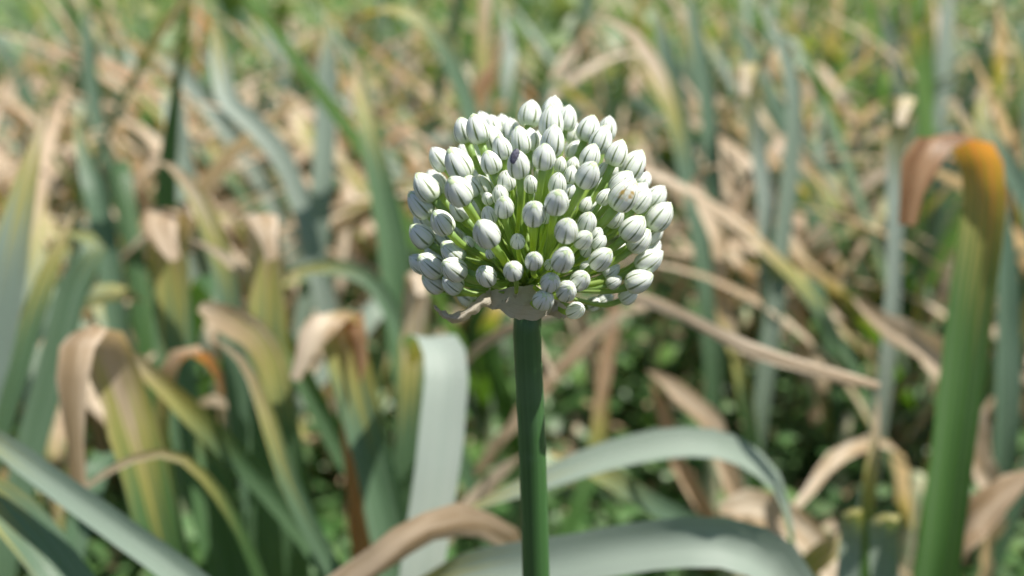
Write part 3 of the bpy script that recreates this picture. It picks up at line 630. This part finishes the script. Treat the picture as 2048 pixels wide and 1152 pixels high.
# buds: photo x, y, width in photo pixels, k (1: on the near side of the globe, 0: halfway, -1: far side)
BUDS = [(928,260,44,.15),(954,257,46,.5),(966,246,40,-.4),(985,252,40,-.3),(1006,256,44,-.35),(1022,262,42,-.25),(986,277,42,.25),(1003,294,39,.6),
 (1040,280,43,.35),(1060,279,38,.1),(1076,283,34,-.1),(1061,226,43,-.1),(1036,327,46,.85),(981,323,40,.6),(879,317,42,.1),(915,326,54,.6),
 (932,309,40,-.3),(851,373,49,.3),(870,365,44,-.3),(915,380,55,.95),(939,370,40,.5),(839,408,47,.2),(967,371,34,.2),(975,396,23,.5),
 (1000,388,33,.55),(1008,412,38,.8),(1012,360,36,.5),(1061,367,30,.5),(1068,425,46,.9),(977,430,33,.7),(883,443,48,.75),(918,417,42,.2),
 (1103,243,50,.3),(1106,219,44,-.4),(1134,236,40,-.2),(1106,280,47,.6),(1088,312,44,.85),(1148,266,34,-.5),(1178,256,45,.15),(1215,256,38,-.35),
 (1203,278,44,.3),(1235,305,44,.4),(1181,311,40,.5),(1177,348,46,.9),(1207,338,26,.2),(1146,330,28,.3),(1142,348,28,.45),(1121,328,24,.4),
 (1115,366,36,.65),(1114,402,46,.95),(1139,380,27,.4),(1143,409,21,.6),(1268,329,50,.3),(1246,366,46,.45),(1250,388,55,.75),(1209,393,28,.5),
 (1234,342,28,-.1),(1278,386,40,.1),(1283,400,40,.3),(1287,360,32,-.4),(1313,392,42,-.2),(1321,431,48,.25),(1173,409,26,.2),
 (841,470,45,.35),(874,474,38,.05),(904,503,44,.45),(860,529,48,.55),(838,526,38,.15),(869,507,36,-.2),(906,537,47,.8),(866,564,40,.4),
 (904,567,38,.5),(931,594,32,-.5),(971,465,51,1.0),(971,550,42,.95),(1026,540,38,1.0),(1068,520,35,.95),(1035,481,30,.8),(979,507,18,.6),
 (936,483,22,.4),(845,443,36,-.2),(1092,432,24,.5),(1133,459,45,.95),(1127,517,46,1.0),(1175,443,37,.7),(1168,478,37,.85),(1194,468,27,.6),
 (1200,484,28,.65),(1174,499,24,.55),(1204,516,42,.85),(1229,432,36,.25),(1246,424,30,-.1),(1227,458,26,-.2),(1268,455,48,.65),(1280,479,44,.35),
 (1306,466,40,-.15),(1300,520,45,.4),(1280,561,46,.6),(1101,563,38,1.0),(1134,581,41,1.0),(1162,559,38,.9),(1088,598,41,1.05),(1153,620,34,.7),
 (1258,590,34,-.2),(1190,607,28,-.3),(1212,599,28,-.35),(1229,563,26,.2),(1224,541,30,.1),(1173,533,24,.6),(1304,499,36,-.3),(1100,528,22,.6),
 (1043,382,22,-.1),(1120,440,22,.2),(1052,400,20,.0),(960,352,30,.0),(1090,360,26,.2),(1225,370,30,-.2),(955,415,28,.1),(1150,300,34,-.1),
 (900,470,34,-.2),(1245,500,32,-.2),(1085,345,30,-.1),(1195,425,30,.1)]

PROF_T = [0, .05, .13, .25, .40, .55, .70, .82, .91, .965, 1.0]
PROF_R = [.36, .66, .86, .98, 1.0, .945, .815, .62, .40, .21, .04]
def tepal_data(var, outer, seed):
    """one tepal: a curved shell that covers a little over a sixth (outer: more) of the bud, with a keel groove"""
    g = random.Random(seed); nu, nv = 9, 11
    half = math.radians(41 if outer else 33)
    lenf = (1.0 if outer else 0.985)*(1 + g.uniform(-.03, .03))
    V, uv = [], []
    for b in range(nv):
        t = b/(nv-1); tt = 0.04 + 0.96*t
        r0 = np.interp(tt, PROF_T, PROF_R)*0.5
        for a in range(nu):
            u = -1 + 2*a/(nu-1)
            end = 1 - 0.55*max(0, t-0.72)/0.28*abs(u)**2              # the tip narrows to a point
            ang = u*half*(0.92 if t > .8 else 1)*end
            edge = max(0, abs(u) - .7)/.3
            r = r0*((1.035 if outer else 1.0) + (0.075 if outer else .06)*(1-u*u)*math.sin(math.pi*min(1, t*1.05))
                    - 0.05*math.exp(-(u/.13)**2)*math.sin(math.pi*min(1, t*1.1)) + (0.012 if outer else -.03)*edge) + g.uniform(-.003, .003)
            z = tt*lenf*1.0 - 0.012*abs(u)**2*(1-t)
            V.append((r*math.cos(ang), r*math.sin(ang), z)); uv.append((a/(nu-1), t))
    fc = [(b*nu+a, b*nu+a+1, (b+1)*nu+a+1, (b+1)*nu+a) for b in range(nv-1) for a in range(nu-1)]
    return V, uv, fc
NVAR = 5
TEP = {}
for v_ in range(NVAR):
    for o_ in (0, 1):
        V, uv, fc = tepal_data(v_, o_ == 1, v_*10 + o_)
        TEP[v_, o_] = (V, uv, fc, mesh_from('tepal', V, fc, M['tepal'], uv))
def whole_bud(var):
    V, U, Fc = [], [], []
    for k in range(6):
        v0, u0, f0, _ = TEP[(var + k//2) % NVAR, k % 2]
        c, s = math.cos(k*math.pi/3), math.sin(k*math.pi/3); b = len(V)
        V += [(x*c - y*s, x*s + y*c, z) for x, y, z in v0]; U += u0; Fc += [tuple(i+b for i in f) for f in f0]
    return mesh_from('flower_bud', V, Fc, M['tepal'], U)
WHOLE = [whole_bud(i) for i in range(NVAR)]
def core_mesh():
    V, Fc = [], []; ns = 12
    ts = [0.0, .06, .2, .45, .7, .88, .955]
    for t in ts:
        r = np.interp(t, PROF_T, PROF_R)*0.5*(0.93 if t > .1 else 0.99)
        for j in range(ns): V.append((r*math.cos(2*math.pi*j/ns), r*math.sin(2*math.pi*j/ns), t))
    for i in range(len(ts)-1):
        for j in range(ns): Fc.append((i*ns+j, i*ns+(j+1) % ns, (i+1)*ns+(j+1) % ns, (i+1)*ns+j))
    Fc += [tuple(range(ns))[::-1], tuple((len(ts)-1)*ns + j for j in range(ns))]
    return mesh_from('flower_bud', V, Fc, M['core'])
CORE = core_mesh()

br = random.Random(99)
back = []
for k in range(4000):                                   # the far side of the globe, which the photograph does not show
    d = Vector((br.gauss(0, 1), br.gauss(0, 1), br.gauss(0, 1))).normalized()
    depth_dir = d.dot(FWD); upd = d.dot(Vector((0, 0, 1)))
    if depth_dir < 0.35 or upd < -0.55: continue
    p = V3(at(CX, CY, D0)) + np.array(d)*(RPX*0.93/PXM)
    c_ = Vector(p) - CAMP; z_ = c_.dot(FWD)
    if math.hypot(1024 + F*c_.x/z_ - CX, 576 - F*c_.dot(UPV)/z_ - CY - 25) > 0.72*RPX: continue
    if all(np.linalg.norm(p - q) > 0.0074 for q in back): back.append(p)
    if len(back) >= 44: break
items = []
for x, y, wpx, k in BUDS:
    dx, dy = x - CX, y - CY
    hgt = math.sqrt(max(0.0, RPX**2 - dx*dx - dy*dy))
    dep = D0 - k*hgt/PXM
    items.append((V3(at(x, y, dep)), wpx/F*dep, (x, y), k))
for p in back: items.append((p, br.uniform(.0042, .0054), None, -1))
order = sorted(range(len(BUDS)), key=lambda i: -BUDS[i][2]*(1 + .35*max(-.5, BUDS[i][3])))[:50]
detailed = set(order)
UPW = np.array((0, 0, 1.0))
speck_host = None
for i, (p, wd, pix, k) in enumerate(items):
    d = p - O; dist = np.linalg.norm(d)
    ax = d/dist
    ax = nrm(ax + UPW*0.62*max(0.0, 1 - max(0, ax[2])**2) + np.array([br.gauss(0, .09) for _ in range(3)]))
    L = wd*br.uniform(1.24, 1.42)
    base = p - ax*L*0.5
    q = Vector(ax).to_track_quat('Z', 'Y').to_matrix() @ Matrix.Rotation(br.uniform(0, 6.28), 3, 'Z')
    mw = Matrix.Translation(Vector(rel(base))) @ q.to_4x4() @ Matrix.Diagonal((wd*br.uniform(.95, 1.05), wd*br.uniform(.92, 1.0), L, 1))
    colr = (br.random(), 1.0 if pix in ((1250, 388),) else 0.0, br.random())
    var = br.randrange(NVAR)
    if i in detailed:
        o = link('flower_bud', CORE, flower, color=colr)
        for t in range(6):
            c = link('tepal', TEP[(var + t//2) % NVAR, t % 2][3], o, color=colr)
            c.rotation_euler = (0, 0, t*math.pi/3)
    else: o = link('flower_bud', WHOLE[var], flower, color=colr)
    o.matrix_local = mw
    if pix == (1250, 388): o['label'] = 'white bud with a yellow-brown scorch'
    # its pedicel, bowed a little
    st = O + np.array((br.gauss(0, .0016), br.gauss(0, .0016), br.uniform(-.001, .002)))
    end = base + ax*L*0.035
    ln = np.linalg.norm(end - st)
    c1 = st + nrm(nrm(d)*0.9 + UPW*0.05 + np.array([br.gauss(0, .10) for _ in range(3)]))*ln*0.35
    c2 = end - ax*ln*0.30
    ts = np.linspace(0, 1, 7)[:, None]
    path = (1-ts)**3*st + 3*(1-ts)**2*ts*c1 + 3*(1-ts)*ts**2*c2 + ts**3*end
    r = wd*0.115*br.uniform(.9, 1.15)
    link('pedicel', tube_mesh('pedicel', [rel(a) for a in path], [r*.85, r*.9, r*.95, r*1.0, r*1.1, r*1.35, wd*.185], M['pedicel'], 9, 13), flower)

# small thin bracts and stunted pedicels between the bases
for k in range(46):
    d = Vector((br.gauss(0, 1), br.gauss(0, 1) - .3, br.gauss(.5, .8))).normalized()
    if d.z < -0.35: continue
    ln = br.uniform(.006, .014); st = O + np.array((br.gauss(0, .002), br.gauss(0, .002), br.uniform(-.001, .002))); e = st + np.array(d)*ln
    m = (st + e)/2 + np.array([br.gauss(0, .0008) for _ in range(3)])
    link('bracteole', tube_mesh('bracteole', [rel(st), rel(m), rel(e)], [.0004, .00055, .0005, .00015], M['pedicel'], 6, 7), flower)

# papery spathe: a torn band round the foot of the globe with one long curled tail
def sheet(name, rows, parent, n=24, m=9, seed=1, ragged=0.00022):
    """a thin skin through rows of points (each row runs along the sheet), resampled smoothly"""
    g = random.Random(seed)
    R = [catmull([rel(V3(at(*q))) for q in row], n) for row in rows]
    R = np.array(R)                                       # rows x n x 3
    G = np.array([catmull(R[:, j], m) for j in range(n)])  # n x m x 3
    for a in range(n):
        for b in range(m):
            e = 1.0 if b in (0, m-1) else 0.25
            G[a, b] += np.array([g.gauss(0, ragged*e*.5) for _ in range(3)]) + np.array((0, 1, 0.3))*0.00028*math.sin(a*1.3 + b*0.9 + seed)
    V = G.reshape(-1, 3)
    Fc = [(a*m+b, a*m+b+1, (a+1)*m+b+1, (a+1)*m+b) for a in range(n-1) for b in range(m-1)]
    uv = [(a/(n-1), b/(m-1)) for a in range(n) for b in range(m)]
    return link(name, mesh_from(name, V, Fc, M['paper'], uv), parent)
ZF = .1705
s1 = sheet('spathe', [[(972, 582, ZF+.0045), (1005, 577, ZF), (1040, 572, ZF-.001), (1075, 572, ZF), (1102, 585, ZF+.002), (1118, 600, ZF+.006), (1122, 606, ZF+.011)],
                      [(966, 600, ZF+.004), (1000, 600, ZF-.001), (1040, 602, ZF-.0025), (1075, 602, ZF-.0015), (1103, 606, ZF+.001), (1118, 614, ZF+.006), (1122, 618, ZF+.011)],
                      [(960, 611, ZF+.003), (1000, 622, ZF-.001), (1037, 639, ZF-.0015), (1078, 640, ZF-.0005), (1098, 626, ZF+.002), (1112, 626, ZF+.006), (1120, 628, ZF+.011)]], flower, 30, 11, 3)
s2 = sheet('spathe_tail', [[(980, 579, ZF+.0035), (960, 592, ZF+.0015), (938, 612, ZF), (918, 624, ZF-.0005), (900, 626, ZF+.000), (880, 618, ZF+.002), (867, 608, ZF+.005)],
                      [(985, 597, ZF+.001), (962, 606, ZF-.0015), (940, 622, ZF-.003), (920, 634, ZF-.0035), (900, 636, ZF-.003), (884, 627, ZF-.0005), (868, 613, ZF+.004)],
                      [(990, 612, ZF+.0015), (968, 616, ZF), (945, 632, ZF-.001), (925, 643, ZF-.0015), (908, 647, ZF-.001), (888, 637, ZF+.001), (869, 617, ZF+.0045)]], flower, 28, 9, 8)
s3 = sheet('spathe_scrap', [[(1090, 600, ZF+.004), (1110, 603, ZF+.003), (1130, 612, ZF+.006), (1142, 622, ZF+.010)],
                      [(1090, 615, ZF+.003), (1110, 620, ZF+.002), (1128, 627, ZF+.005), (1140, 630, ZF+.010)],
                      [(1092, 628, ZF+.004), (1108, 634, ZF+.004), (1124, 636, ZF+.006), (1138, 635, ZF+.010)]], flower, 14, 7, 12)
# the rest of the band, round the back of the stalk
ang = np.linspace(0.35, math.pi - 0.35, 9)
V, Fc, uv = [], [], []
for a, th in enumerate(ang):
    for b, (rr_, z) in enumerate(((.0046, -.0055), (.0056, -.003), (.0066, -.0005), (.0072, .0015))):
        V.append(rel(O + np.array((math.cos(th)*rr_, math.sin(th)*rr_, z + .0008*math.sin(a*2.1)*b)))); uv.append((a/8, b/3))
Fc = [(a*4+b, a*4+b+1, (a+1)*4+b+1, (a+1)*4+b) for a in range(8) for b in range(3)]
link('spathe', mesh_from('spathe', V, Fc, M['paper'], uv), flower)

# ------------------------------------------------------------------ the dark fleck and the brown scab on two buds
def lump(name, c, a1, a2, a3, mat, label, cat):
    V, Fc = [], []; nu, nv = 14, 9
    for b in range(nv+1):
        ph = math.pi*b/nv
        for a in range(nu):
            th = 2*math.pi*a/nu
            x, y, z = math.sin(ph)*math.cos(th), math.sin(ph)*math.sin(th), math.cos(ph)
            s = 1 - 0.16*math.exp(-(y/.16)**2) + 0.04*math.sin(5*z + 3*x)
            V.append(np.array(a1)*x*s + np.array(a2)*y*s + np.array(a3)*z)
    Fc = [(b*nu+a, b*nu+(a+1) % nu, (b+1)*nu+(a+1) % nu, (b+1)*nu+a) for b in range(nv) for a in range(nu)]
    link(name, mesh_from(name, V, Fc, mat), loc=c, label=label, cat=cat)
b0 = items[12][0]
view = nrm(V3(CAMP) - b0); upi = np.array(UPV); rti = np.array(RIGHT)
lax = nrm(upi*0.95 + rti*0.35)
cpt = b0 + rti*(-.0006) + upi*(.0014) + view*(.00205)
lump('dark_fleck', cpt, view*.0005, np.cross(lax, view)*.0009, lax*.0016, M['fleck'], 'tiny dark grey oval fleck stuck on a white bud', 'fleck')
b1 = next(it for it in items if it[2] == (1268, 329))[0]
v1 = nrm(V3(CAMP) - b1)
lump('brown_scab', b1 + rti*.0023 + upi*(-.0010) + v1*.0011, v1*.0005, rti*.0004, upi*.0007, M['scab'], 'tiny brown crusty speck on the edge of a white bud', 'speck')
